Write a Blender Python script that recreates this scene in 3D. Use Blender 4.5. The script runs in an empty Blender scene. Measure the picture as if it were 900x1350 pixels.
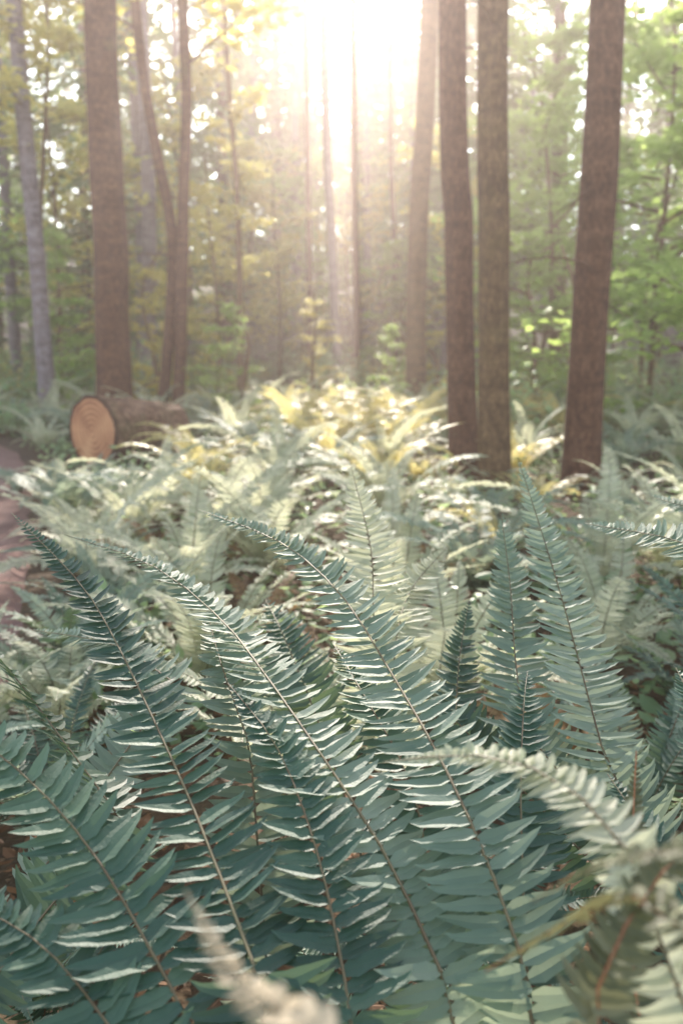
import bpy, math, random
from mathutils import Vector, Matrix, Quaternion, noise
scn = bpy.context.scene
COL = scn.collection
V = Vector
# ------------------------------------------------------------------ camera
CAMH = 1.3; PITCH = math.radians(10.6); F = 1200.0
cd = bpy.data.cameras.new("camera"); cam = bpy.data.objects.new("camera", cd); COL.objects.link(cam)
cam.location = (0, 0, CAMH); cam.rotation_euler = (math.pi/2-PITCH, 0, 0)
cd.sensor_fit = 'VERTICAL'; cd.sensor_height = 36; cd.sensor_width = 24; cd.lens = 32
cd.clip_start = 0.02; cd.clip_end = 2000
cd.dof.use_dof = True; cd.dof.focus_distance = 1.5; cd.dof.aperture_fstop = 3.5
scn.camera = cam
def ray(px, py):
    a = (px-450)/F; b = (675-py)/F
    return V((a, math.cos(PITCH)+b*math.sin(PITCH), -math.sin(PITCH)+b*math.cos(PITCH)))
def at(px, py, Y):
    d = ray(px, py); return V((0, 0, CAMH))+d*(Y/d.y)
def grd(px, py):
    d = ray(px, py); return V((0, 0, CAMH))+d*(CAMH/-d.z)
def gz(x, y):
    h = 0.10*noise.noise(V((x*0.35, y*0.35, 1.3)))+0.03*noise.noise(V((x*1.5, y*1.5, 4)))
    if y > 18: h += 0.02*(y-18)
    if y > 38: h += 0.11*(min(y, 130)-38)
    pc = -0.345*min(max(y, 2.5), 13)-0.95
    k = min(1, max(0, (abs(x-pc)-1.2)/2.0)); k = k*k*(3-2*k)
    if y < 16: h *= 0.06+0.94*k
    return h
# ------------------------------------------------------------------ materials
def newmat(name):
    m = bpy.data.materials.new(name); m.use_nodes = True
    nt = m.node_tree; nt.nodes.clear()
    return m, nt.nodes, nt.links
def ramp(n, stops):
    r = n.new('ShaderNodeValToRGB'); e = r.color_ramp.elements
    e[0].position, e[0].color = stops[0][0], (*stops[0][1], 1)
    e[1].position, e[1].color = stops[-1][0], (*stops[-1][1], 1)
    for p, c in stops[1:-1]:
        k = e.new(p); k.color = (*c, 1)
    return r
def leafmat(name, stops, trans, tmix=0.35, rough=0.4, spec=0.5, nscale=0, bump=0.0):
    m, n, l = newmat(name)
    out = n.new('ShaderNodeOutputMaterial'); mx = n.new('ShaderNodeMixShader')
    p = n.new('ShaderNodeBsdfPrincipled'); t = n.new('ShaderNodeBsdfTranslucent')
    g = n.new('ShaderNodeNewGeometry'); oi = n.new('ShaderNodeObjectInfo')
    a = n.new('ShaderNodeMath'); a.operation = 'MULTIPLY_ADD'
    l.new(g.outputs['Random Per Island'], a.inputs[0])
    if nscale:
        nz = n.new('ShaderNodeTexNoise'); nz.inputs['Scale'].default_value = nscale
        l.new(g.outputs['Position'], nz.inputs['Vector'])
        a.inputs[1].default_value = 0.4
        b = n.new('ShaderNodeMath'); b.operation = 'MULTIPLY_ADD'
        l.new(nz.outputs['Fac'], b.inputs[0]); b.inputs[1].default_value = 0.9; b.inputs[2].default_value = -0.32
        l.new(b.outputs[0], a.inputs[2])
    else:
        a.inputs[1].default_value = .62; a.inputs[2].default_value = .04
    c = n.new('ShaderNodeMath'); c.operation = 'MULTIPLY_ADD'
    l.new(oi.outputs['Random'], c.inputs[0]); c.inputs[1].default_value = 0.32; l.new(a.outputs[0], c.inputs[2])
    r = ramp(n, stops); l.new(c.outputs[0], r.inputs['Fac'])
    l.new(r.outputs['Color'], p.inputs['Base Color'])
    p.inputs['Roughness'].default_value = rough
    p.inputs['Specular IOR Level'].default_value = spec
    mc = n.new('ShaderNodeMix'); mc.data_type = 'RGBA'; mc.blend_type = 'MIX'; mc.inputs[0].default_value = 0.3
    mc.inputs[6].default_value = (*trans, 1); l.new(r.outputs['Color'], mc.inputs[7])
    l.new(mc.outputs[2], t.inputs['Color'])
    mx.inputs['Fac'].default_value = tmix
    l.new(p.outputs[0], mx.inputs[1]); l.new(t.outputs[0], mx.inputs[2]); l.new(mx.outputs[0], out.inputs['Surface'])
    if bump:
        n2 = n.new('ShaderNodeTexNoise'); n2.inputs['Scale'].default_value = 260
        l.new(g.outputs['Position'], n2.inputs['Vector'])
        bp = n.new('ShaderNodeBump'); bp.inputs['Strength'].default_value = bump; bp.inputs['Distance'].default_value = 0.002
        l.new(n2.outputs['Fac'], bp.inputs['Height']); l.new(bp.outputs[0], p.inputs['Normal'])
    return m
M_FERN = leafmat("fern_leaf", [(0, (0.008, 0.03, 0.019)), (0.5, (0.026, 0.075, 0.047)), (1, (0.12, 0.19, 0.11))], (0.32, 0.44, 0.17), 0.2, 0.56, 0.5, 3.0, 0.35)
M_FERNM = leafmat("painted_sheen_fern_leaf", [(0, (0.04, 0.09, 0.058)), (0.5, (0.12, 0.19, 0.13)), (1, (0.34, 0.39, 0.28))], (0.68, 0.76, 0.5), 0.36, 0.58, 0.7, 3.0, 0.35)  # lighter copy of the fern leaf, silvery sheen put into the base colour
M_FERNP = leafmat("painted_sunlit_fern_leaf", [(0, (0.14, 0.19, 0.10)), (0.5, (0.36, 0.39, 0.25)), (1, (0.6, 0.59, 0.43))], (0.94, 0.92, 0.64), 0.48, 0.55, 0.7)  # fern leaf paled further, so the colour itself carries the sunlit highlights
M_GOLD = leafmat("golden_fern_leaf", [(0, (0.25, 0.24, 0.08)), (0.5, (0.47, 0.40, 0.14)), (1, (0.64, 0.52, 0.25))], (0.96, 0.86, 0.40), 0.52, 0.45)  # autumn gold, base colour lightened to include the backlit highlights
M_RUST = leafmat("rusty_fern_leaf", [(0, (0.12, 0.065, 0.03)), (0.5, (0.24, 0.14, 0.065)), (1, (0.38, 0.25, 0.13))], (0.55, 0.36, 0.16), 0.35, 0.6, .3)
M_CREAM = leafmat("cream_fern_leaf", [(0, (0.28, 0.22, 0.13)), (1, (0.5, 0.42, 0.29))], (0.5, 0.42, 0.28), 0.25, 0.6, .3)
M_OLIVE = leafmat("olive_fern_leaf", [(0, (0.04, 0.05, 0.02)), (0.5, (0.10, 0.11, 0.05)), (1, (0.26, 0.25, 0.14))], (0.36, 0.34, 0.16), 0.28, 0.55, .4)
M_MAPLE = leafmat("maple_leaf", [(0, (0.08, 0.18, 0.035)), (0.5, (0.15, 0.27, 0.055)), (1, (0.28, 0.38, 0.10))], (0.74, 0.92, 0.26), 0.57, 0.45, 0.4)
M_YEL = leafmat("yellow_maple_leaf", [(0, (0.19, 0.23, 0.05)), (0.5, (0.38, 0.36, 0.08)), (1, (0.6, 0.45, 0.13))], (0.98, 0.88, 0.28), 0.58, 0.45, 0.4)
M_NEEDLE = leafmat("conifer_needles", [(0, (0.055, 0.105, 0.05)), (0.5, (0.10, 0.17, 0.075)), (1, (0.19, 0.24, 0.10))], (0.64, 0.76, 0.30), 0.48, 0.5, 0.4)
M_SHRUB = leafmat("shrub_leaf", [(0, (0.10, 0.20, 0.10)), (0.5, (0.18, 0.30, 0.15)), (1, (0.34, 0.43, 0.21))], (0.68, 0.85, 0.38), 0.48, 0.4, 0.5)
M_LITTER = leafmat("dead_leaf", [(0, (0.05, 0.026, 0.014)), (0.5, (0.13, 0.065, 0.03)), (1, (0.36, 0.18, 0.08))], (0.5, 0.24, 0.08), 0.2, 0.7, 0.3)

def stemmat(name, c1, c2):
    m, n, l = newmat(name)
    out = n.new('ShaderNodeOutputMaterial'); p = n.new('ShaderNodeBsdfPrincipled')
    g = n.new('ShaderNodeNewGeometry'); nz = n.new('ShaderNodeTexNoise'); nz.inputs['Scale'].default_value = 12
    l.new(g.outputs['Position'], nz.inputs['Vector']); r = ramp(n, [(0.3, c1), (0.7, c2)])
    l.new(nz.outputs['Fac'], r.inputs['Fac']); l.new(r.outputs['Color'], p.inputs['Base Color'])
    p.inputs['Roughness'].default_value = 0.55
    l.new(p.outputs[0], out.inputs['Surface']); return m
M_STEM = stemmat("fern_stem", (0.10, 0.065, 0.03), (0.17, 0.14, 0.065))
M_DRY = stemmat("dry_stem", (0.22, 0.08, 0.03), (0.34, 0.14, 0.05))

def barkmat(name, dark, mid, light, moss, mossamt, band=0.0):
    m, n, l = newmat(name)
    out = n.new('ShaderNodeOutputMaterial'); p = n.new('ShaderNodeBsdfPrincipled')
    tc = n.new('ShaderNodeTexCoord')
    mp = n.new('ShaderNodeMapping'); mp.inputs['Scale'].default_value = (1, 1, 0.5)
    l.new(tc.outputs['Object'], mp.inputs['Vector'])
    nz = n.new('ShaderNodeTexNoise'); nz.inputs['Scale'].default_value = 30; nz.inputs['Detail'].default_value = 8; nz.inputs['Roughness'].default_value = 0.75
    l.new(mp.outputs[0], nz.inputs['Vector'])
    mp2 = n.new('ShaderNodeMapping'); mp2.inputs['Scale'].default_value = (0.9, 0.9, 4)
    l.new(tc.outputs['Object'], mp2.inputs['Vector'])
    nb = n.new('ShaderNodeTexNoise'); nb.inputs['Scale'].default_value = 3.2; nb.inputs['Detail'].default_value = 7
    l.new(mp2.outputs[0], nb.inputs['Vector'])
    s2 = n.new('ShaderNodeMath'); s2.operation = 'MULTIPLY_ADD'
    l.new(nb.outputs['Fac'], s2.inputs[0]); s2.inputs[1].default_value = band; l.new(nz.outputs['Fac'], s2.inputs[2])
    o = band*0.5
    r = ramp(n, [(0.33+o, dark), (0.5+o, mid), (min(0.98, 0.7+o), light)]); l.new(s2.outputs[0], r.inputs['Fac'])
    nm = n.new('ShaderNodeTexNoise'); nm.inputs['Scale'].default_value = 1.6; nm.inputs['Detail'].default_value = 7; nm.inputs['Roughness'].default_value = 0.65
    l.new(tc.outputs['Object'], nm.inputs['Vector'])
    rm = ramp(n, [(0.62-mossamt*0.3, (0, 0, 0)), (0.78-mossamt*0.3, (1, 1, 1))]); l.new(nm.outputs['Fac'], rm.inputs['Fac'])
    mx = n.new('ShaderNodeMix'); mx.data_type = 'RGBA'
    mm = n.new('ShaderNodeMath'); mm.operation = 'MULTIPLY'; mm.inputs[1].default_value = .5; l.new(rm.outputs['Color'], mm.inputs[0])
    l.new(mm.outputs[0], mx.inputs[0]); l.new(r.outputs['Color'], mx.inputs[6]); mx.inputs[7].default_value = (*moss, 1)
    l.new(mx.outputs[2], p.inputs['Base Color']); p.inputs['Roughness'].default_value = 0.85
    p.inputs['Specular IOR Level'].default_value = 0.25
    bp = n.new('ShaderNodeBump'); bp.inputs['Strength'].default_value = 0.9; bp.inputs['Distance'].default_value = 0.03
    l.new(s2.outputs[0], bp.inputs['Height']); l.new(bp.outputs[0], p.inputs['Normal'])
    l.new(p.outputs[0], out.inputs['Surface']); return m
MOSS = (0.12, 0.12, 0.04)
M_BARK = barkmat("reddish_bark", (0.03, 0.013, 0.006), (0.115, 0.052, 0.026), (0.25, 0.13, 0.07), MOSS, 0.1, 0.3)
M_BARKM = barkmat("mossy_bark", (0.045, 0.026, 0.011), (0.14, 0.082, 0.038), (0.29, 0.18, 0.085), (0.2, 0.145, 0.05), 0.35, 0.3)
M_BARKG = barkmat("grey_bark", (0.09, 0.07, 0.07), (0.22, 0.175, 0.175), (0.42, 0.36, 0.36), MOSS, 0.0, 0.4)

def groundmat(name, stops, s, bump, dist):
    m, n, l = newmat(name)
    out = n.new('ShaderNodeOutputMaterial'); p = n.new('ShaderNodeBsdfPrincipled')
    g = n.new('ShaderNodeNewGeometry')
    a = n.new('ShaderNodeTexNoise'); a.inputs['Scale'].default_value = s; a.inputs['Detail'].default_value = 9; a.inputs['Roughness'].default_value = 0.7
    l.new(g.outputs['Position'], a.inputs['Vector'])
    r = ramp(n, stops); l.new(a.outputs['Fac'], r.inputs['Fac']); l.new(r.outputs['Color'], p.inputs['Base Color'])
    b = n.new('ShaderNodeTexNoise'); b.inputs['Scale'].default_value = s*12; b.inputs['Detail'].default_value = 6
    l.new(g.outputs['Position'], b.inputs['Vector'])
    bp = n.new('ShaderNodeBump'); bp.inputs['Strength'].default_value = bump; bp.inputs['Distance'].default_value = dist
    l.new(b.outputs['Fac'], bp.inputs['Height']); l.new(bp.outputs[0], p.inputs['Normal'])
    p.inputs['Roughness'].default_value = 0.95; p.inputs['Specular IOR Level'].default_value = 0.2
    l.new(p.outputs[0], out.inputs['Surface']); return m
M_GROUND = groundmat("forest_floor", [(0.3, (0.035, 0.024, 0.014)), (0.5, (0.08, 0.05, 0.028)), (0.66, (0.11, 0.085, 0.05)), (0.8, (0.11, 0.13, 0.06))], 1.6, 0.8, 0.03)
M_PATH = groundmat("packed_dirt", [(0.3, (0.16, 0.09, 0.072)), (0.55, (0.24, 0.145, 0.12)), (0.75, (0.33, 0.22, 0.18))], 3.5, 0.9, 0.03)

# ------------------------------------------------------------------ object helpers
def mk(name, verts, faces, mats, mi=None, smooth=False):
    me = bpy.data.meshes.new(name); me.from_pydata(verts, [], faces)
    for m in mats: me.materials.append(m)
    if mi: me.polygons.foreach_set('material_index', mi)
    if smooth: me.polygons.foreach_set('use_smooth', [True]*len(me.polygons))
    me.update(); return me
def obj(name, data, parent=None, loc=None, rot=None, sc=None, **kw):
    o = bpy.data.objects.new(name, data); COL.objects.link(o)
    if parent: o.parent = parent
    if loc is not None: o.location = loc
    if rot is not None: o.rotation_euler = rot
    if sc is not None: o.scale = (sc, sc, sc) if isinstance(sc, (int, float)) else sc
    for k, v in kw.items(): o[k] = v
    return o
def spline(P, n):
    out = []
    Q = [P[0]*2-P[1]]+list(P)+[P[-1]*2-P[-2]]
    for i in range(1, len(Q)-2):
        for k in range(n):
            t = k/n; a, b, c, d = Q[i-1], Q[i], Q[i+1], Q[i+2]
            out.append(0.5*((2*b)+(c-a)*t+(2*a-5*b+4*c-d)*t*t+(3*b-3*c+d-a)*t**3))
    out.append(P[-1].copy()); return out
class Path:
    def __init__(s, P):
        s.P = P; s.L = [0]
        for i in range(1, len(P)): s.L.append(s.L[-1]+(P[i]-P[i-1]).length)
        s.len = s.L[-1]; s.k = 0
    def get(s, d):
        d = max(0, min(s.len-1e-6, d)); i = s.k
        if s.L[i] > d: i = 0
        while s.L[i+1] < d: i += 1
        s.k = i
        t = (d-s.L[i])/max(1e-9, s.L[i+1]-s.L[i])
        return s.P[i].lerp(s.P[i+1], t), (s.P[i+1]-s.P[i]).normalized()
def tube(v, f, mi, pts, radii, n, m, jit=0, rr=None):
    b = len(v); k = len(pts)
    up = V((0.13, 0.2, 1)).normalized()
    for i, p in enumerate(pts):
        t = (pts[min(k-1, i+1)]-pts[max(0, i-1)]).normalized()
        a = t.cross(up)
        if a.length < 0.15: a = t.cross(V((1, 0.1, 0)))
        a.normalize(); c = t.cross(a)
        for j in range(n):
            w = 2*math.pi*j/n
            r = radii[i]*(1+(jit*(noise.noise(V((math.cos(w)*1.5+b, math.sin(w)*1.5, p.z*0.9)))) if jit else 0))
            v.append(p+a*(math.cos(w)*r)+c*(math.sin(w)*r))
    for i in range(k-1):
        for j in range(n):
            f.append((b+i*n+j, b+i*n+(j+1) % n, b+(i+1)*n+(j+1) % n, b+(i+1)*n+j)); mi.append(m)
    f.append(tuple(b+(k-1)*n+j for j in range(n))); mi.append(m)

def frond(P, W, spacing, rng, bare=0.15, nhint=V((0, -0.45, 0.85)), hi=True, roll=0.0, stem=0.0032, twist=0.22, droop=0.1):
    """3D frond: rachis tube + sickle pinnae pairs"""
    v = []; f = []; mi = []
    pa = Path(P); L = pa.len
    ns = 22 if hi else 8
    cp = [pa.get(L*i/ns)[0] for i in range(ns+1)]
    tube(v, f, mi, cp, [stem*(1.15-0.95*i/ns) for i in range(ns+1)], 5 if hi else 3, 1)
    st = 6 if hi else 3
    s = L*bare
    while s < L*0.995:
        t = (s-L*bare)/(L*(1-bare))
        sh = max(0.03, (1-t**2.1)**0.85)*min(1, 0.72+1.5*t)
        p, T = pa.get(s)
        N = (nhint-T*nhint.dot(T)).normalized()
        if roll: N = Quaternion(T, roll*(0.3+t)) @ N
        S = T.cross(N)
        for sd in (1, -1):
            if rng.random() < 0.02: continue
            l = W*0.5*sh*rng.uniform(0.9, 1.05)
            a = math.radians(5+30*t*t+rng.uniform(-5, 5))
            D = (S*sd*math.cos(a)+T*math.sin(a)).normalized()
            D = (D+N*rng.uniform(-0.14, 0.18)+N*0.08).normalized()
            wd0 = (T-D*T.dot(D)).normalized()
            tw = twist*rng.uniform(-.1, 1.9)
            dr = droop*rng.uniform(-0.4, 2.2)
            w0 = spacing*0.6*(1.0 if t < 0.75 else 1-0.5*(t-0.75)/0.25)*rng.uniform(.9, 1.06)
            w0 = min(w0, l*0.45)
            wav = rng.uniform(-0.03, 0.03)
            b = len(v); off = p+T*(sd*spacing*0.22)
            for k in range(st):
                u = k/st
                q = off+D*(l*u)+T*(l*(0.10*u*u+wav*math.sin(u*5)))-N*(l*dr*u*u)
                an = tw*(1-0.6*u)
                wd = wd0*math.cos(an)-N*math.sin(an)
                wd = (wd+D*(-0.25*u)).normalized()
                w = w0*min(1, 0.5+u*5)*(1-u**2.1)**0.85
                ser = 1+(0.07 if k % 2 else -0.04)
                v.append(q-wd*w*ser)
                if hi: v.append(q-wd.cross(D)*(-sd)*(w*0.22))
                v.append(q+wd*w*ser)
            v.append(off+D*l+T*(l*0.14)-N*(l*dr)); tip = len(v)-1
            if hi:
                for k in range(st-1):
                    c = b+3*k
                    f.append((c, c+1, c+4, c+3)); f.append((c+1, c+2, c+5, c+4)); mi += [0, 0]
                c = b+3*(st-1); f.append((c, c+1, tip)); f.append((c+1, c+2, tip)); mi += [0, 0]
            else:
                for k in range(st-1):
                    c = b+2*k; f.append((c, c+1, c+3, c+2)); mi.append(0)
                c = b+2*(st-1); f.append((c, c+1, tip)); mi.append(0)
        s += spacing*(1 if t < 0.6 else 1-0.5*(t-0.6)/0.4)
    return v, f, mi

def arch(L, th0, th1, rng, lat=0.15, n=26):
    p = V((0, 0, 0)); out = [p.copy()]; ph = 0; lt = rng.uniform(-lat, lat)
    for i in range(n):
        t = i/n; th = th0+(th1-th0)*t**1.25; ph = lt*t
        p = p+V((math.sin(ph)*math.cos(th), math.cos(ph)*math.cos(th), math.sin(th)))*(L/n); out.append(p.copy())
    return out

# ------------------------------------------------------------------ ground
def sheet(name, xs, ys, off, mat, **kw):
    v = [(x, y, gz(x, y)+off) for y in ys for x in xs]; nx = len(xs)
    f = [(j*nx+i, j*nx+i+1, (j+1)*nx+i+1, (j+1)*nx+i) for j in range(len(ys)-1) for i in range(nx-1)]
    return obj(name, mk(name, v, f, [mat], None, True), **kw)
def axis(a, b, c, d, fine, n):
    out = [b+(c-b)*i/fine for i in range(fine+1)]
    l = [b-(b-a)*((i/n)**2.2) for i in range(n, 0, -1)] if a < b else []
    r = [c+(d-c)*((i/n)**2.2) for i in range(1, n+1)]
    return l+out+r
sheet("ground", axis(-400, -12, 12, 400, 120, 16), axis(-30, -3, 30, 600, 150, 24), 0, M_GROUND, kind="structure")
edge = [(0.5, -0.95), (2, -0.95), (3.6, -1.28), (5, -1.68), (6.5, -2.15), (8.5, -2.85), (10.5, -3.65), (12.5, -4.8), (14, -6.2), (15, -8), (15.4, -10)]
pv = []; pf = []
NS = 8
ep = spline([V((x, y, 0)) for y, x in edge], 6)
for i, p in enumerate(ep):
    t = (ep[min(len(ep)-1, i+1)]-ep[max(0, i-1)]).normalized(); nn = V((-t.y, t.x, 0))
    wv = 0.12*noise.noise(p*1.8)
    for j in range(NS+1):
        q = p+nn*(wv+1.5*j/NS); dip = 0.03
        if j in (0, NS): dip = -.03
        pv.append((q.x, q.y, gz(q.x, q.y)+dip+0.004*noise.noise(q*3)))
for i in range(len(ep)-1):
    for j in range(NS):
        a = i*(NS+1)+j; pf.append((a, a+1, a+NS+2, a+NS+1))
obj("path", mk("path", pv, pf, [M_PATH], None, True), kind="structure")
def onpath(x, y):
    for p in ep[::2]:
        if abs(y-p.y) < 0.8 or y > 13:
            if p.x-1.7 < x < p.x-0.02 and abs(y-p.y) < 1.0: return True
    return False

# ------------------------------------------------------------------ foliage mesh pieces
def mapleleaf(v, f, mi, p, size, rng, m, flat=0.6):
    a = rng.uniform(0, 6.28)
    N = V((rng.gauss(0, 1-flat), rng.gauss(0, 1-flat), 1)).normalized()
    X = N.cross(V((math.cos(a), math.sin(a), 0.2))).normalized(); Y = N.cross(X)
    b = len(v)
    for (x, y) in ((0, -.5), (.22, -.28), (.5, -.12), (.28, .08), (.32, .4), (.1, .25), (0, .6), (-.1, .25), (-.32, .4), (-.28, .08), (-.5, -.12), (-.22, -.28)):
        v.append(p+X*(x*size)+Y*(y*size)-N*(abs(x)*size*0.25))
    f.append(tuple(range(b, b+12))); mi.append(m)
def ovalleaf(v, f, mi, p, size, rng, m, flat=0.5, D=None):
    a = rng.uniform(0, 6.28)
    N = V((rng.gauss(0, 1-flat), rng.gauss(0, 1-flat), 1)).normalized()
    X = N.cross(D if D else V((math.cos(a), math.sin(a), 0.2))).normalized(); Y = N.cross(X)
    b = len(v)
    for (x, y) in ((0, -.5), (.22, -.2), (.22, .15), (0, .5), (-.22, .15), (-.22, -.2)):
        v.append(p+X*(x*size)+Y*(y*size)-N*(abs(x)*size*0.3))
    f.append((b, b+1, b+2, b+3)); f.append((b, b+3, b+4, b+5)); mi += [m, m]

def broadcrown(rng, z0, z1, rad, nlimb, leaves, size, mats, bare=0.0):
    v = []; f = []; mi = []
    for i in range(nlimb):
        z = z0+(z1-z0)*((i+rng.random())/nlimb); az = rng.uniform(0, 6.28)
        k = (z-z0)/(z1-z0); L = rad*(1-0.55*k)*rng.uniform(0.6, 1.15)
        pts = [V((0, 0, z))]; d = V((math.cos(az), math.sin(az), rng.uniform(0.2, 0.7))).normalized()
        n = 7
        for j in range(n):
            d = (d+V((rng.gauss(0, .12), rng.gauss(0, .12), rng.gauss(-0.04, .08)))).normalized(); pts.append(pts[-1]+d*L/n)
        tube(v, f, mi, pts, [0.022*(1-0.8*j/n)*max(0.6, L/2) for j in range(n+1)], 5, 0)
        for s in range(leaves):
            j = rng.uniform(0.25+bare, 1); q = pts[min(n, int(j*n))]
            c = q+V((rng.gauss(0, .28), rng.gauss(0, .28), rng.gauss(-0.02, .10)))*(L*0.42)
            for w in range(rng.randint(2, 4)):
                mapleleaf(v, f, mi, c+V((rng.gauss(0, .1), rng.gauss(0, .1), rng.gauss(0, .04))), size*rng.uniform(0.6, 1.25), rng, 1)
    return mk("crown", v, f, mats, mi)
def conicrown(rng, z0, z1, rad, whorls, per, mats, dens=1.0, lf=1.0):
    v = []; f = []; mi = []
    for i in range(whorls):
        k = i/whorls; zc = z0+(z1-z0)*k
        for b in range(per):
            z = zc+rng.uniform(-.5, .5)*(z1-z0)/whorls; az = rng.uniform(0, 6.28)
            L = rad*(1-k)**0.8*rng.uniform(0.55, 1.1)+0.3
            if rng.random() > 0.92: continue
            A = V((math.cos(az), math.sin(az), 0)); pts = []
            n = 6
            for j in range(n+1):
                t = j/n; pts.append(V((0, 0, z))+A*(L*t)+V((0, 0, L*(0.12*t-0.42*t*t))))
            tube(v, f, mi, pts, [0.022*(1-0.85*j/n) for j in range(n+1)], 3, 0)
            S = A.cross(V((0, 0, 1)))
            m = int(L*13*dens)
            for j in range(m):
                t = rng.uniform(0.12, 1); q = pts[min(n-1, int(t*n))].lerp(pts[min(n, int(t*n)+1)], t*n-int(t*n))
                sd = rng.choice((-1, 1)); l = rng.uniform(0.2, 0.5)*(1.15-0.6*t)*lf
                D = (S*sd*rng.uniform(0.5, 1)+A*0.6+V((0, 0, rng.uniform(-0.75, 0.0)))).normalized()
                w = D.cross(V((rng.gauss(0, .4), rng.gauss(0, .4), 1))).normalized()*rng.uniform(0.035, 0.075)*lf
                b0 = len(v)
                v += [q-w*0.4, q+D*l*0.4-w*1.1, q+D*l, q+D*l*0.45+w*1.1, q+w*0.4]
                f.append((b0, b0+1, b0+2, b0+3, b0+4)); mi.append(1)
    return mk("crown", v, f, mats, mi)
def trunkmesh(rng, cl, r0, r1, mat, flare=0.35, n=20, stubs=0, jit=0.10, fork=None):
    v = []; f = []; mi = []
    pa = Path(cl); L = pa.len; k = max(12, int(L/0.3))
    pts = []; rad = []
    for i in range(k+1):
        t = (i/k)**1.3; p, _ = pa.get(L*t); h = p.z-cl[0].z
        w = V((noise.noise(V((h*0.25, r0*50, 0))), noise.noise(V((h*0.25, 7, r0*30))), 0))*0.05*min(1, h)
        pts.append(p+w); rad.append((r0+(r1-r0)*t)*(1+flare*math.exp(-h/0.28)))
    tube(v, f, mi, pts, rad, n, 0, jit)
    for s in range(stubs):
        d = rng.uniform(0.04, 0.75)*L; p, _ = pa.get(d); az = rng.uniform(0, 6.28)
        D = V((math.cos(az), math.sin(az), rng.uniform(-0.5, 0.35))).normalized(); l = rng.uniform(0.3, 1.5)
        q = [p]; 
        for j in range(6):
            D = (D+V((rng.gauss(0, .15), rng.gauss(0, .15), rng.gauss(-0.05, .12)))).normalized(); q.append(q[-1]+D*l/6)
        tube(v, f, mi, q, [0.014*(1-0.8*j/6) for j in range(7)], 4, 0)
    return mk("trunk", v, f, [mat], mi, True)

# ------------------------------------------------------------------ trees traced at their real spots
CONI = [conicrown(random.Random(s), 0, 8, 2.0, 16, 5, [M_BARK, M_NEEDLE]) for s in (1, 2, 3)]
CONID = [conicrown(random.Random(s), 0, 13, 3.0, 22, 6, [M_BARK, M_NEEDLE], .8, 1.35) for s in (11, 12, 13)]
BROAD = [broadcrown(random.Random(s), 0.8, 6.5, 3.0, 16, 58, 0.18, [M_BARK, M_MAPLE]) for s in (21, 22, 23)]
BROADY = [broadcrown(random.Random(s), 0.5, 6.5, 2.8, 14, 48, 0.17, [M_BARK, M_YEL]) for s in (31, 32)]

def tree(pts, Y, wpx, H, mat, label, cat="tree", crown=None, cz=9, csc=1.0, name="conifer_tree", flare=0.35, stubs=6, seed=0, group="forest trees"):
    rng = random.Random(seed)
    W = [at(px, py, Y) for px, py in pts]
    b = W[0].copy(); b.z = gz(b.x, b.y)-0.08
    W = [w for w in W if w.z > 0.4]
    d = (W[-1]-W[-2]).normalized() if len(W) > 1 else V((0, 0, 1)); d = (d+V((0, 0, 1.2))).normalized(); top = W[-1]+d*max(1, (H-W[-1].z))
    cl = spline([b]+W+[top], 8)
    base = b.copy(); cl = [c-base for c in cl]
    r = wpx/F*Y/2
    e = obj(name, None, loc=base, label=label, category=cat, group=group); e.empty_display_size = 0.3
    obj("trunk", trunkmesh(rng, cl, r*1.12, r*0.6, mat, flare, 22, stubs), e)
    if crown:
        c = V((0, 0, 0)); 
        for q in cl:
            if q.z < cz: c = q
        obj("crown", crown, e, loc=(c.x, c.y, cz), rot=(0, 0, rng.uniform(0, 6.28)), sc=csc)
    return e
def gY(py): return grd(450, py).y
tree([(150, 535), (143, 300), (133, 0)], gY(568), 41, 19, M_BARK, "thick straight conifer with smooth reddish-brown trunk behind the log", crown=CONI[0], cz=11, seed=1)
tree([(62, 520), (45, 300), (18, 0)], gY(555), 20, 17, M_BARKG, "slender pale grey leaning tree beside the dirt path", crown=CONI[1], cz=9, seed=2)
tree([(232, 540), (240, 300), (247, 130), (238, -40)], gY(558), 15, 13, M_BARK, "thin curved reddish tree with bent trunk among undergrowth", cat="tree", crown=BROADY[0], cz=5.0, seed=3, name="maple_tree", stubs=8, flare=.15)
tree([(212, 545), (226, 330), (205, 190), (178, 0)], gY(561)+.6, 14, 12, M_BARK, "thin twisting reddish tree crossing its neighbour", crown=BROADY[1], cz=5.5, seed=4, name="maple_tree", stubs=8, flare=.15)
tree([(195, 530), (197, 300), (185, 0)], gY(525), 18, 18, M_BARKG, "thin leaning tree with moss and bare twigs", crown=CONI[2], cz=10, seed=5)
tree([(318, 530), (312, 260), (300, 60)], gY(540), 8, 9, M_BARKM, "slim young mossy tree in undergrowth", crown=BROADY[1], cz=2.6, csc=0.5, seed=6, name="maple_tree")
tree([(408, 515), (407, 300), (404, 60)], gY(508), 7, 28, M_BARK, "very thin straight conifer in hazy light", crown=CONI[1], cz=23, csc=.6, seed=7)
tree([(447, 530), (438, 300), (428, 60)], gY(515), 11, 29, M_BARKG, "thin straight conifer standing in hazy light", crown=CONI[0], cz=24, csc=.6, seed=8)
tree([(470, 525), (468, 300), (466, 60)], gY(512), 8, 28, M_BARK, "very thin straight conifer in hazy light", crown=CONI[2], cz=23, csc=.6, seed=9)
tree([(522, 515), (519, 300), (514, 100)], gY(508), 6, 26, M_BARK, "very thin straight conifer in hazy light", crown=CONI[1], cz=21, csc=.5, seed=10)
tree([(548, 545), (552, 300), (566, 0)], gY(552), 24, 19, M_BARKM, "rough mossy conifer with many dead side branches", crown=CONI[2], cz=12, seed=11, stubs=46)
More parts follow.
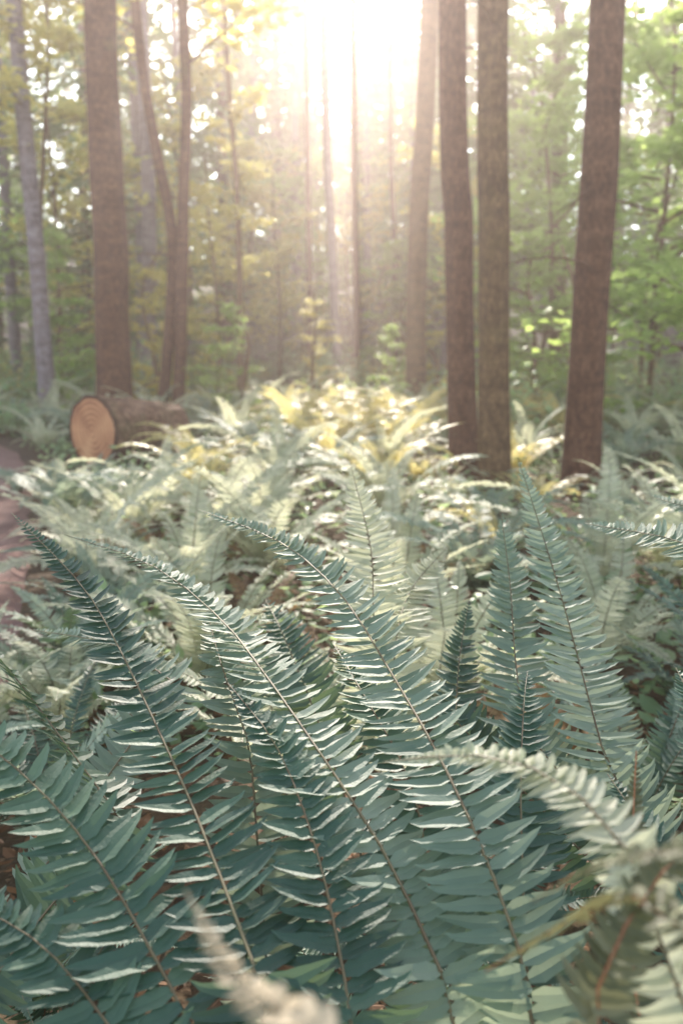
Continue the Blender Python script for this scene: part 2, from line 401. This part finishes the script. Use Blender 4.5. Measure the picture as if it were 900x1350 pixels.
tree([(612, 622), (607, 300), (600, 0)], gY(636), 34, 17, M_BARK, "straight brown conifer with ringed bark among ferns", crown=CONI[0], cz=10, seed=12, flare=0.15)
tree([(652, 640), (655, 300), (655, 0)], gY(654), 37, 17, M_BARKM, "straight mossy conifer standing close to its neighbour among ferns", crown=CONI[1], cz=10, seed=13, flare=0.2)
tree([(763, 640), (784, 300), (799, 0)], gY(650), 43, 17, M_BARK, "thick brown ringed conifer flaring at its base", crown=CONI[2], cz=10, seed=14, flare=0.35)
tree([(735, 500), (736, 250), (738, 60)], gY(515), 24, 9, M_BARKM, "mossy mid-sized trunk half hidden by leaves", crown=BROAD[0], cz=3.0, seed=15, name="maple_tree")
def bush_tree(x, y, H, meshes, label, sc, cz, seed, name="maple_tree"):
    rng = random.Random(seed); z = gz(x, y)-0.05
    e = obj(name, None, loc=(x, y, z), label=label, category="tree", group="understory maples")
    cl = spline([V((0, 0, 0)), V((rng.gauss(0, .15), rng.gauss(0, .15), H*0.35)), V((rng.gauss(0, .3), rng.gauss(0, .3), H*0.75)), V((rng.gauss(0, .4), rng.gauss(0, .4), H))], 6)
    obj("trunk", trunkmesh(rng, cl, 0.05, 0.015, M_BARKM, .3, 10, 4), e)
    obj("crown", rng.choice(meshes), e, loc=(0, 0, cz), rot=(0, 0, rng.uniform(0, 6.28)), sc=sc)
LB = "leafy green maple with layered broad leaves"; LY = "maple with yellowing backlit leaves"
for i, (x, y, H, ms, sc, cz) in enumerate([
    (4.4, 11.5, 6, BROAD, .85, 0.2), (6.0, 12.5, 7, BROAD, 1, 0.3), (5.0, 15, 7.5, BROAD, 1.05, .6), (7.8, 15.5, 8, BROAD, 1.1, .3), (3.6, 17.5, 7, BROAD, .9, .8),
    (9.5, 19, 8, BROAD, 1.2, .5), (6.5, 20, 8, BROAD, 1.2, .3), (4.8, 8.6, 6.5, BROAD, .8, 2.4), (2.4, 21, 6, BROADY, .8, .6), (10.5, 24, 9, BROAD, 1.3, .5),
    (-6.0, 19.5, 8, BROADY, 1.05, .8), (-8.0, 17, 8, BROAD, 1.05, 1.2), (-9.6, 21, 8, BROAD, 1.2, .5), (-4.0, 23, 8, BROADY, 1.1, .8), (-2.6, 19.5, 5, BROADY, .62, .3),
    (-6.8, 25, 9, BROADY, 1.3, .5), (-11.5, 27, 9, BROAD, 1.35, .3), (-1.8, 27, 6, BROADY, .8, .3), (-4.9, 15.5, 8.5, BROADY, .7, 3.9), (-7.2, 14.5, 9, BROADY, .9, 3.8), (-3.2, 30, 7, BROADY, 1.1, .3), (4.3, 27, 8, BROAD, 1.1, .3),
    (.4, 33, 7, BROADY, 1.1, .2), (2.4, 36, 8, BROADY, 1.2, .2), (-1.6, 37, 8, BROAD, 1.2, .2), (-4.2, 38, 8, BROAD, 1.3, .2), (5.5, 34, 8, BROAD, 1.3, .2), (1.2, 27, 4, BROAD, .6, .1),
    (0, 44, 8, BROAD, 1.4, 0), (3.5, 46, 8, BROAD, 1.4, 0), (-3.5, 47, 8, BROADY, 1.4, 0), (7.5, 44, 8, BROAD, 1.4, 0), (-7.5, 44, 8, BROAD, 1.4, 0), (1.6, 54, 8, BROAD, 1.5, 0), (-2, 56, 8, BROAD, 1.5, 0),
    (-3.2, 16.5, 3, BROADY, .4, 0), (-5.2, 17, 3.4, BROAD, .5, 0), (-1.7, 14.5, 2.0, BROAD, .3, 0), (-6.8, 16.5, 3.4, BROAD, .5, 0), (1.7, 18.5, 2.6, BROADY, .36, 0), (3.0, 14.5, 3.4, BROAD, .45, 0), (-.6, 20, 2.4, BROADY, .34, 0), (3.4, 12.2, 2.6, BROAD, .36, 0), (.9, 16, 1.8, BROAD, .26, 0)]):
    bush_tree(x, y, H, ms, LY if ms is BROADY else LB, sc, cz, 100+i)
TR = [trunkmesh(random.Random(s), spline([V((0, 0, 0)), V((.1, 0, 6)), V((0, .1, 12)), V((0.1, 0, 18))], 5), 0.2, 0.05, M_BARK if s % 2 else M_BARKG, .3, 12, 14) for s in (51, 52, 53, 54)]
rb = random.Random(99)
def far_tree(x, y, s, zc):
    e = obj("conifer_tree", None, loc=(x, y, gz(x, y)-0.1), rot=(rb.gauss(0, .015), rb.gauss(0, .015), rb.uniform(0, 6.28)), label="tall hazy conifer with drooping boughs in dense wood", category="tree", group="distant forest conifers")
    obj("trunk", rb.choice(TR), e, sc=(s*rb.uniform(.7, 1.2),)*2+(s,))
    obj("crown", rb.choice(CONID), e, loc=(0, 0, zc*s), rot=(0, 0, rb.uniform(0, 6.28)), sc=(s, s, s*1.0))
placed = []; cnt = 0; tries = 0
while cnt < 84 and tries < 5000:
    tries += 1
    y = rb.uniform(24, 75); x = rb.uniform(-0.5, 0.5)*(y*1.02+4)
    if any((x-a)**2+(y-b)**2 < 7 for a, b in placed): continue
    cen = abs(x) < y*0.05+0.6
    if cen and y < 38: continue
    if not cen and abs(x) < 3 and y < 32: continue
    if abs(x+y*.004) < .6: continue
    placed.append((x, y)); cnt += 1
    s = rb.uniform(0.8, 1.2)
    if abs(x) < 3.2: s = min(s, (y-9)*.53/17)
    far_tree(x, y, s, rb.uniform(1.0, 4.0))
for x, y, s in ((-5.2, 52, 1.5), (-3.6, 58, 1.5), (4.2, 56, 1.5), (-4.8, 66, 1.7), (4.4, 68, 1.7), (5.5, 50, 1.4), (-1.6, 66, 1.4), (1.6, 70, 1.45), (-2.6, 53, 1.4), (2.6, 60, 1.5), (-3.0, 72, 1.75)):
    far_tree(x, y, s, 4.5)
# ------------------------------------------------------------------ shrubs
def shrub(seed, h, rad, n, mat, size):
    rng = random.Random(seed); v = []; f = []; mi = []
    for i in range(n):
        az = rng.uniform(0, 6.28); el = rng.uniform(0.35, 1.4); d = V((math.cos(az)*math.cos(el), math.sin(az)*math.cos(el), math.sin(el)))
        L = h*rng.uniform(0.6, 1.1); pts = [V((rng.gauss(0, .05), rng.gauss(0, .05), 0))]
        for j in range(6):
            d = (d+V((rng.gauss(0, .1), rng.gauss(0, .1), -0.07))).normalized(); pts.append(pts[-1]+V((d.x*rad, d.y*rad, d.z))*L/6)
        tube(v, f, mi, pts, [0.007*(1-.12*j) for j in range(7)], 3, 0)
        for k in range(26):
            t = rng.uniform(0.2, 1)*5.99; q = pts[int(t)].lerp(pts[int(t)+1], t-int(t))
            ovalleaf(v, f, mi, q+V((rng.gauss(0, .06), rng.gauss(0, .06), rng.gauss(0, .04))), size*rng.uniform(0.6, 1.2), rng, 1)
    return mk("shrub", v, f, [M_DRY, mat], mi)
SH = [shrub(61, 1.0, 1.1, 26, M_SHRUB, .10), shrub(62, 1.2, .9, 30, M_SHRUB, .12), shrub(63, .8, 1.3, 26, M_MAPLE, .09), shrub(64, .9, 1, 24, M_YEL, .09)]
rs = random.Random(5); cnt = 0
while cnt < 170:
    y = rs.uniform(11.5, 38); x = rs.uniform(-.5, .5)*(y*0.95+3)
    if onpath(x, y): continue
    if abs(x) < y*0.16 and y < 14: continue
    if -4.8 < x < -1.8 and y < 14.5: continue
    k = 3 if rs.random() < .25 else rs.randrange(3)
    obj("shrub", SH[k], loc=(x, y, gz(x, y)-.03), rot=(0, 0, rs.uniform(0, 6.28)), sc=rs.uniform(.7, 1.45)*(0.85 if abs(x) < y*.18 else 1), label="yellowing leafy shrub on the forest floor" if k == 3 else "low leafy green shrub on the forest floor", category="shrub", group="understory shrubs")
    cnt += 1
# ------------------------------------------------------------------ ferns
FH = []
for i in range(12):
    rng = random.Random(200+i); L = rng.uniform(.8, 1.15)
    P = arch(L, math.radians(rng.uniform(62, 84)), math.radians(rng.uniform(-30, 30)), rng, .35)
    v, f, mi = frond(P, rng.uniform(.16, .2), .018, rng, bare=.14, nhint=V((0, -0.55, 0.83)), roll=rng.uniform(-.35, .35))
    FH.append((v, f, mi))
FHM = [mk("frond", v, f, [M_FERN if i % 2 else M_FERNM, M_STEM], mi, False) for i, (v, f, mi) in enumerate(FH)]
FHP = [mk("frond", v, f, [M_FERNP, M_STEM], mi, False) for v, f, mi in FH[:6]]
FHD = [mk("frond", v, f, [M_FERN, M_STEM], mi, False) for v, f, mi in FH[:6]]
def lowfern(seed, mat, n=15):
    rng = random.Random(seed); V0 = []; F0 = []; M0 = []
    for k in range(n):
        L = rng.uniform(.8, 1.3); P = arch(L, math.radians(rng.uniform(45, 80)), math.radians(rng.uniform(-50, 10)), rng, .4)
        v, f, mi = frond(P, rng.uniform(.19, .25), .026, rng, .1, V((0, -.5, .85)), hi=False, roll=rng.uniform(-.4, .4), twist=.15)
        q = Matrix.Rotation(2*math.pi*(k+rng.uniform(-.5, .5))/n, 3, 'Z'); b = len(V0)
        V0 += [q @ p for p in v]; F0 += [tuple(b+i for i in t) for t in f]; M0 += mi
    return mk("fern_plant", V0, F0, [mat, M_STEM], M0)
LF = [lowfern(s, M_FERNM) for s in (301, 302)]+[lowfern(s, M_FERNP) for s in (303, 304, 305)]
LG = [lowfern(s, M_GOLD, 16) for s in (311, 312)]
LR = lowfern(321, M_RUST, 11)
def hfern(x, y, sc, n, seed, label, meshes=FHM, keep=None):
    rng = random.Random(seed)
    e = obj("fern_plant", None, loc=(x, y, gz(x, y)), sc=sc, label=label, category="fern", group="sword ferns"); e.empty_display_size = .1
    for k in range(n):
        az = 2*math.pi*(k+rng.uniform(-.3, .3))/n
        obj("frond", rng.choice(meshes), e, loc=(.03*math.cos(az), .03*math.sin(az), 0), rot=(rng.gauss(0, .1), rng.gauss(0, .08), az), sc=rng.uniform(.8, 1.08))
GL = "large green sword fern with arching fronds"; PL = "pale sunlit sword fern with arching fronds"
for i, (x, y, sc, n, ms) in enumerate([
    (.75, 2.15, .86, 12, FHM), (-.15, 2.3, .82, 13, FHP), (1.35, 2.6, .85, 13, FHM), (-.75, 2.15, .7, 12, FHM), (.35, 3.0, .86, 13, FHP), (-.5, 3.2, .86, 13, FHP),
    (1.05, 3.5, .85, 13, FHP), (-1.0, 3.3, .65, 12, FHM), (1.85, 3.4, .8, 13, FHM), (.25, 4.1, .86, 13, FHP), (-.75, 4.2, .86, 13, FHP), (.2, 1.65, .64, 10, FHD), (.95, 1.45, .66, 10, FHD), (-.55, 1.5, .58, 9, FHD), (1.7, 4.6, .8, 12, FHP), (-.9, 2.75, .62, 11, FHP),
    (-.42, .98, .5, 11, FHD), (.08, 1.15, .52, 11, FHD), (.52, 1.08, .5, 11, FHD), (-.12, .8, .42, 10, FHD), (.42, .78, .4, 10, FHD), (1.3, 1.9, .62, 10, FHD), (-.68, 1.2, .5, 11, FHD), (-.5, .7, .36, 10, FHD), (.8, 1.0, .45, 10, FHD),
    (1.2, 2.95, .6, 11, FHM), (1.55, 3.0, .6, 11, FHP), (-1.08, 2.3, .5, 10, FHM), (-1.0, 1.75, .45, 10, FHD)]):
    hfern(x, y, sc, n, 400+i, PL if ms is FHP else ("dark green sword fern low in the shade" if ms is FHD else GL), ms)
for x, y, s in ((-.35, 3.75, .5), (.7, 2.75, .42), (-1.0, 5.0, .5), (.7, 4.7, .55)):
    obj("fern_plant", LR, loc=(x, y, gz(x, y)), rot=(0, 0, x*7), sc=s, label="withered rusty brown fern among green ferns", category="fern", group="sword ferns")
rf = random.Random(17); cnt = 0; fp = []
tries = 0
while cnt < 140 and tries < 12000:
    tries += 1
    y = 4.5+rf.random()**1.3*13; x = rf.uniform(-.5, .5)*(y*0.85+1.6)
    if onpath(x, y): continue
    if any((x-a)**2+(y-b)**2 < .38 for a, b in fp): continue
    if -3.3 < x < -1.5 and 8.3 < y < 11.3 : continue
    fp.append((x, y)); cnt += 1
    pale = rf.random() < .72
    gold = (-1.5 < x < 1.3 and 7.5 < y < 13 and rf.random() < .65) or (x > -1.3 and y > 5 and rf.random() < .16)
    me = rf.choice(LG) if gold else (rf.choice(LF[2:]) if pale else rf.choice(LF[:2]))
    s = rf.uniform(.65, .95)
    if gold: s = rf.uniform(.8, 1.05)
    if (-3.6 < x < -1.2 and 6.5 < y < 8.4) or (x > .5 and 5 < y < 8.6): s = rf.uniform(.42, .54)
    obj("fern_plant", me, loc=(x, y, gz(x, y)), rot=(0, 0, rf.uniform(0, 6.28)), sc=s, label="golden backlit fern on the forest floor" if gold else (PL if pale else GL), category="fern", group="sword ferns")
for (px, py) in ((-2.9, 8.4), (-2.3, 8.7), (-1.6, 9.3), (-1.7, 10.2)):
    obj("fern_plant", LF[0], loc=(px+.1, py-.6, gz(px, py)), rot=(0, 0, px*3), sc=.4, label="small green sword fern beside the cut log", category="fern", group="sword ferns")
for i, (x, y) in enumerate(((-1.02, 3.9), (-1.25, 4.6), (-1.45, 5.2), (-1.75, 5.9), (-2.0, 6.6), (-1.05, 3.1), (-2.35, 7.2), (-1.2, 2.7))):
    obj("fern_plant", LF[i % 5], loc=(x, y, gz(x, y)), rot=(0, 0, i*2.1), sc=.5, label="small sword fern growing at the dirt path edge", category="fern", group="sword ferns")

def hero(plant, P, W, spacing=.0178, mat=M_FERN, bare=.12, nh=(0, -.35, .95), roll=0, stem=.003, seed=0, stemmat_=M_STEM, twist=.24, droop=.1):
    pts = spline([at(*q) for q in P], 10)
    base = plant.location
    first = V((base.x, base.y, base.z)); p0 = pts[0]
    pre = spline([first, first.lerp(p0, .5)+V((0, 0, .05)), p0], 6)[:-1] if (p0-first).length > .08 else []
    full = [q-base for q in pre+pts]
    tot = Path(full).len; pl = Path([q for q in full[:len(pre)+1]]).len if pre else 0
    rng = random.Random(seed)
    v, f, mi = frond(full, W, spacing, rng, bare=max(.04, (pl/tot)*0.6), nhint=V(nh), roll=roll, stem=stem, twist=twist, droop=droop)
    obj("frond", mk("frond", v, f, [mat, stemmat_], mi, False), plant)
def plant(x, y, label=GL):
    return obj("fern_plant", None, loc=(x, y, gz(x, y)), label=label, category="fern", group="sword ferns")
pA = plant(-.02, .62, "lush blue-green sword fern with long reaching fronds")
hero(pA, [(345, 1300, .86), (300, 1180, .96), (240, 1030, 1.12), (150, 840, 1.38), (100, 762, 1.52), (15, 676, 1.68)], .17, seed=1)
hero(pA, [(465, 1345, .84), (420, 1130, 1.0), (365, 985, 1.15), (300, 900, 1.27)], .18, seed=2)
hero(pA, [(250, 1345, .84), (120, 1120, 1.0), (0, 995, 1.1), (-120, 930, 1.2)], .21, seed=3, spacing=.019)
hero(pA, [(330, 985, 1.22), (290, 870, 1.42), (272, 800, 1.58)], .16, seed=4, bare=.3, mat=M_FERNM)
hero(pA, [(180, 1400, .8), (60, 1250, .9), (-60, 1180, .98)], .18, seed=32)
pB = plant(.22, .74, "sword fern with long fronds leaning over its neighbours")
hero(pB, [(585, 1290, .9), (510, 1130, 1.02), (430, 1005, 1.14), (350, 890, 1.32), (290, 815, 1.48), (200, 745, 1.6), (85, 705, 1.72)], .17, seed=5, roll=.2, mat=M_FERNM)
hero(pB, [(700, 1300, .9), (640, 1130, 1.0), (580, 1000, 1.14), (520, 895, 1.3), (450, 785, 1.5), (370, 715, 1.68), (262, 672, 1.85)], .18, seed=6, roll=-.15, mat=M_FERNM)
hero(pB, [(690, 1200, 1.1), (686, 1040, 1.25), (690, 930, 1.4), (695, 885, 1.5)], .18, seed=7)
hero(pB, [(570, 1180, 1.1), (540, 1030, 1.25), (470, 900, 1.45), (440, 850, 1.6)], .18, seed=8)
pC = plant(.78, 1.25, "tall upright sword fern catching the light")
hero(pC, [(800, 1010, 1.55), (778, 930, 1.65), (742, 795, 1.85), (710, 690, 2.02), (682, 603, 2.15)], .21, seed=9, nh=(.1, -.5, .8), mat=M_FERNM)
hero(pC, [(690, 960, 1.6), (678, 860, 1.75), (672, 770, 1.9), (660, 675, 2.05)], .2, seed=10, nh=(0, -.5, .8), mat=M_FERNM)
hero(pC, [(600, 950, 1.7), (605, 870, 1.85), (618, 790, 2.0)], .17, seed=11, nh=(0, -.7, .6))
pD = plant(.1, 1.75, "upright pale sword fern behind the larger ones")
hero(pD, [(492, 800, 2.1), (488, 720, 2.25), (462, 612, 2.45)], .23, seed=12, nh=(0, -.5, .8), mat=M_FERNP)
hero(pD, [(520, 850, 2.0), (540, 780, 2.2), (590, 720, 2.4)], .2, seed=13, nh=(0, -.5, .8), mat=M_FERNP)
hero(pD, [(400, 900, 1.9), (370, 830, 2.05), (350, 790, 2.2)], .2, seed=14, nh=(0, -.7, .6))
pE = plant(1.15, 1.35, "sword fern with a sideways arching frond")
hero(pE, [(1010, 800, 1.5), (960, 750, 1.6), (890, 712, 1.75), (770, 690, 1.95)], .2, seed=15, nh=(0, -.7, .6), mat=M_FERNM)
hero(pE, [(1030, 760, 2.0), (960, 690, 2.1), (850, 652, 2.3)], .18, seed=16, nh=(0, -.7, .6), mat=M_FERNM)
hero(pE, [(1000, 1100, 1.2), (930, 960, 1.35), (890, 880, 1.5)], .2, seed=17)
hero(pE, [(960, 1340, 1.0), (900, 1180, 1.1), (840, 1080, 1.2), (800, 1020, 1.3)], .19, seed=31)
pF = plant(-.75, 1.0, "small sword fern at the edge of the dirt path")
hero(pF, [(160, 1080, 1.2), (90, 985, 1.3), (10, 880, 1.42), (-40, 830, 1.5)], .17, seed=18, nh=(.3, -.2, .9), roll=.6)
hero(pF, [(230, 900, 1.6), (150, 850, 1.75), (40, 830, 1.9)], .16, seed=19, mat=M_FERNM)
pG = plant(.5, .35, "close sword fern with fronds crossing over others")
hero(pG, [(830, 1130, .66), (795, 1080, .7), (720, 1020, .76), (620, 995, .82), (505, 1005, .88)], .10, seed=20, nh=(0, -.45, .9), mat=M_FERNP, droop=.2, spacing=.012)
hero(pG, [(980, 1300, .46), (920, 1230, .48), (820, 1180, .52), (740, 1220, .56), (640, 1280, .6)], .075, seed=21, nh=(0, -.1, .9), stemmat_=M_DRY, spacing=.009, twist=.5, droop=.4, mat=M_OLIVE)
hero(pG, [(770, 1345, .6), (830, 1210, .63), (900, 1120, .66), (980, 1060, .7)], .10, seed=22, nh=(.3, -.1, .9), stemmat_=M_DRY, stem=.004, spacing=.010, twist=.5, droop=.4, mat=M_OLIVE)
hero(pG, [(836, 1340, .8), (832, 1150, .9), (838, 990, 1.0)], .09, seed=23, nh=(0, -.1, 1), stemmat_=M_DRY, stem=.004, mat=M_OLIVE, bare=.5, spacing=.012)
hero(pG, [(1000, 1140, .44), (900, 1120, .48), (790, 1140, .52), (700, 1190, .56)], .065, seed=25, nh=(0, -.3, .9), mat=M_OLIVE, spacing=.009, droop=.3)
pH = plant(.05, .22, "sword fern tip very close and tan")
hero(pH, [(480, 1440, .34), (400, 1350, .36), (310, 1290, .40), (245, 1175, .46)], .07, seed=24, nh=(0, -.15, 1), mat=M_CREAM, spacing=.013, droop=.3)

# ------------------------------------------------------------------ cut log
lc = at(122, 565, 9.6); r = .40; ln = 1.1
lc.z = gz(lc.x, lc.y)+r-.03
az = math.radians(38); A = V((math.sin(az), math.cos(az), 0)); S = V((A.y, -A.x, 0)); U = V((0, 0, 1))
v = []; f = []; n = 56; k = 40
for i in range(k+1):
    t = i/k*ln
    for j in range(n):
        w = 2*math.pi*j/n
        rr = r*(1-.2*t)*(1+.03*math.sin(2*w+1)+.07*noise.noise(V((math.cos(w)*2.2, math.sin(w)*2.2, t*1.1)))+.07*noise.noise(V((math.cos(w)*9, math.sin(w)*9, t*5))))
        v.append(A*t+S*math.cos(w)*rr+U*(math.sin(w)*rr-.06*t))
for i in range(k):
    for j in range(n): f.append((i*n+j, (i+1)*n+j, (i+1)*n+(j+1) % n, i*n+(j+1) % n))
f.append(tuple(k*n+j for j in range(n)))
M_LOG = barkmat("log_bark", (0.04, .02, .012), (.17, .09, .052), (.42, .27, .18), (.18, .17, .07), .35, .2)
M_RIM = barkmat("inner_bark", (0.02, .01, .006), (.055, .028, .016), (.10, .055, .034), (.16, .17, .07), 0, .2)
lg = obj("cut_log", None, loc=lc, label="sawn log with orange cut face lying among ferns", category="log")
obj("bark", mk("bark", v, f, [M_LOG], None, True), lg)
m, nn, l = newmat("sawn_wood"); out = nn.new('ShaderNodeOutputMaterial'); p = nn.new('ShaderNodeBsdfPrincipled')
tc = nn.new('ShaderNodeTexCoord'); nz = nn.new('ShaderNodeTexNoise'); nz.inputs['Scale'].default_value = 4; nz.inputs['Detail'].default_value = 6
l.new(tc.outputs['Object'], nz.inputs['Vector'])
le = nn.new('ShaderNodeVectorMath'); le.operation = 'LENGTH'; l.new(tc.outputs['Object'], le.inputs[0])
ma = nn.new('ShaderNodeMath'); ma.operation = 'MULTIPLY_ADD'; l.new(nz.outputs['Fac'], ma.inputs[0]); ma.inputs[1].default_value = .06; l.new(le.outputs['Value'], ma.inputs[2])
si = nn.new('ShaderNodeMath'); si.operation = 'MULTIPLY'; l.new(ma.outputs[0], si.inputs[0]); si.inputs[1].default_value = 110
sn = nn.new('ShaderNodeMath'); sn.operation = 'SINE'; l.new(si.outputs[0], sn.inputs[0])
cb = nn.new('ShaderNodeMath'); cb.operation = 'MULTIPLY_ADD'; l.new(sn.outputs[0], cb.inputs[0]); cb.inputs[1].default_value = .16; l.new(nz.outputs['Fac'], cb.inputs[2])
rp = ramp(nn, [(.25, (.22, .075, .03)), (.52, (.44, .19, .08)), (.8, (.58, .31, .15))]); l.new(cb.outputs[0], rp.inputs['Fac'])
l.new(rp.outputs['Color'], p.inputs['Base Color']); p.inputs['Roughness'].default_value = .8; l.new(p.outputs[0], out.inputs['Surface'])
cv = [V((0, 0, 0))-A*.004]+[q*.9-A*.004 for q in v[:n]]
cf = [(0, 1+(j+1) % n, 1+j) for j in range(n)]
obj("cut_face", mk("cut_face", cv, cf, [m]), lg, label="pale orange sawn end with growth rings")
rv = [q*.9-A*.004 for q in v[:n]]+list(v[:n])
obj("bark_rim", mk("bark_rim", rv, [(j, (j+1) % n, n+(j+1) % n, n+j) for j in range(n)], [M_RIM]), lg)

# ------------------------------------------------------------------ litter and ground cover
rl = random.Random(3); v = []; f = []; mi = []
for i in range(15000):
    y = .3+rl.random()**1.6*24; x = rl.uniform(-.5, .5)*(y*.95+2.5)
    if onpath(x, y) and rl.random() < .9: continue
    ovalleaf(v, f, mi, V((x, y, gz(x, y)+.025+rl.random()*.02)), rl.uniform(.03, .08), rl, 0, .75)
obj("leaf_litter", mk("leaf_litter", v, f, [M_LITTER], mi), kind="stuff", label="brown dead leaves over the forest floor")
v = []; f = []; mi = []
for i in range(12500):
    y = 2.6+rl.random()**1.1*42; x = rl.uniform(-.5, .5)*(y*.95+3)
    if onpath(x, y): continue
    z = gz(x, y); h = rl.uniform(.06, .32)
    for k in range(4):
        ovalleaf(v, f, mi, V((x+rl.gauss(0, .08), y+rl.gauss(0, .08), z+h*rl.random())), rl.uniform(.05, .12), rl, 0, .6)
obj("ground_cover", mk("ground_cover", v, f, [M_SHRUB], mi), kind="stuff", label="low green leafy ground cover on the forest floor")

# ------------------------------------------------------------------ light
EL = math.radians(29.5); AZ = math.radians(-0.12)
S = V((math.sin(AZ)*math.cos(EL), math.cos(AZ)*math.cos(EL), math.sin(EL)))
sl = bpy.data.lights.new("sun", 'SUN'); sl.energy = 10.5; sl.angle = math.radians(.5); sl.color = (1, .87, .75)
so = bpy.data.objects.new("sun", sl); COL.objects.link(so); so.rotation_euler = S.to_track_quat('Z', 'Y').to_euler()
w = bpy.data.worlds.new("World"); scn.world = w; w.use_nodes = True
n = w.node_tree.nodes; bg = n['Background']; sk = n.new('ShaderNodeTexSky'); sk.sky_type = 'NISHITA'; sk.sun_disc = False
sk.sun_elevation = EL; sk.sun_rotation = AZ; sk.dust_density = 1.0; sk.air_density = 1.0
hs = n.new('ShaderNodeHueSaturation'); hs.inputs['Saturation'].default_value = .6
w.node_tree.links.new(sk.outputs[0], hs.inputs['Color'])
w.node_tree.links.new(hs.outputs[0], bg.inputs[0]); bg.inputs[1].default_value = .5
# sunlit mist hanging between the trees
m, nn, l = newmat("mist"); out = nn.new('ShaderNodeOutputMaterial'); vs = nn.new('ShaderNodeVolumeScatter')
vs.inputs['Density'].default_value = .0072; vs.inputs['Anisotropy'].default_value = .70; vs.inputs['Color'].default_value = (1, .84, .78, 1)
l.new(vs.outputs[0], out.inputs['Volume'])
x0, x1, y0, y1, z0, z1 = -60, 60, -8, 85, -3, 14
mv = [(x, y, z) for z in (z0, z1) for y in (y0, y1) for x in (x0, x1)]
mf = [(0, 2, 3, 1), (4, 5, 7, 6), (0, 1, 5, 4), (2, 6, 7, 3), (0, 4, 6, 2), (1, 3, 7, 5)]
obj("mist", mk("mist", mv, mf, [m]), kind="stuff", label="thin sunlit mist hanging between the trees")
scn.view_settings.view_transform = 'Standard'; scn.view_settings.look = 'None'; scn.view_settings.exposure = 0
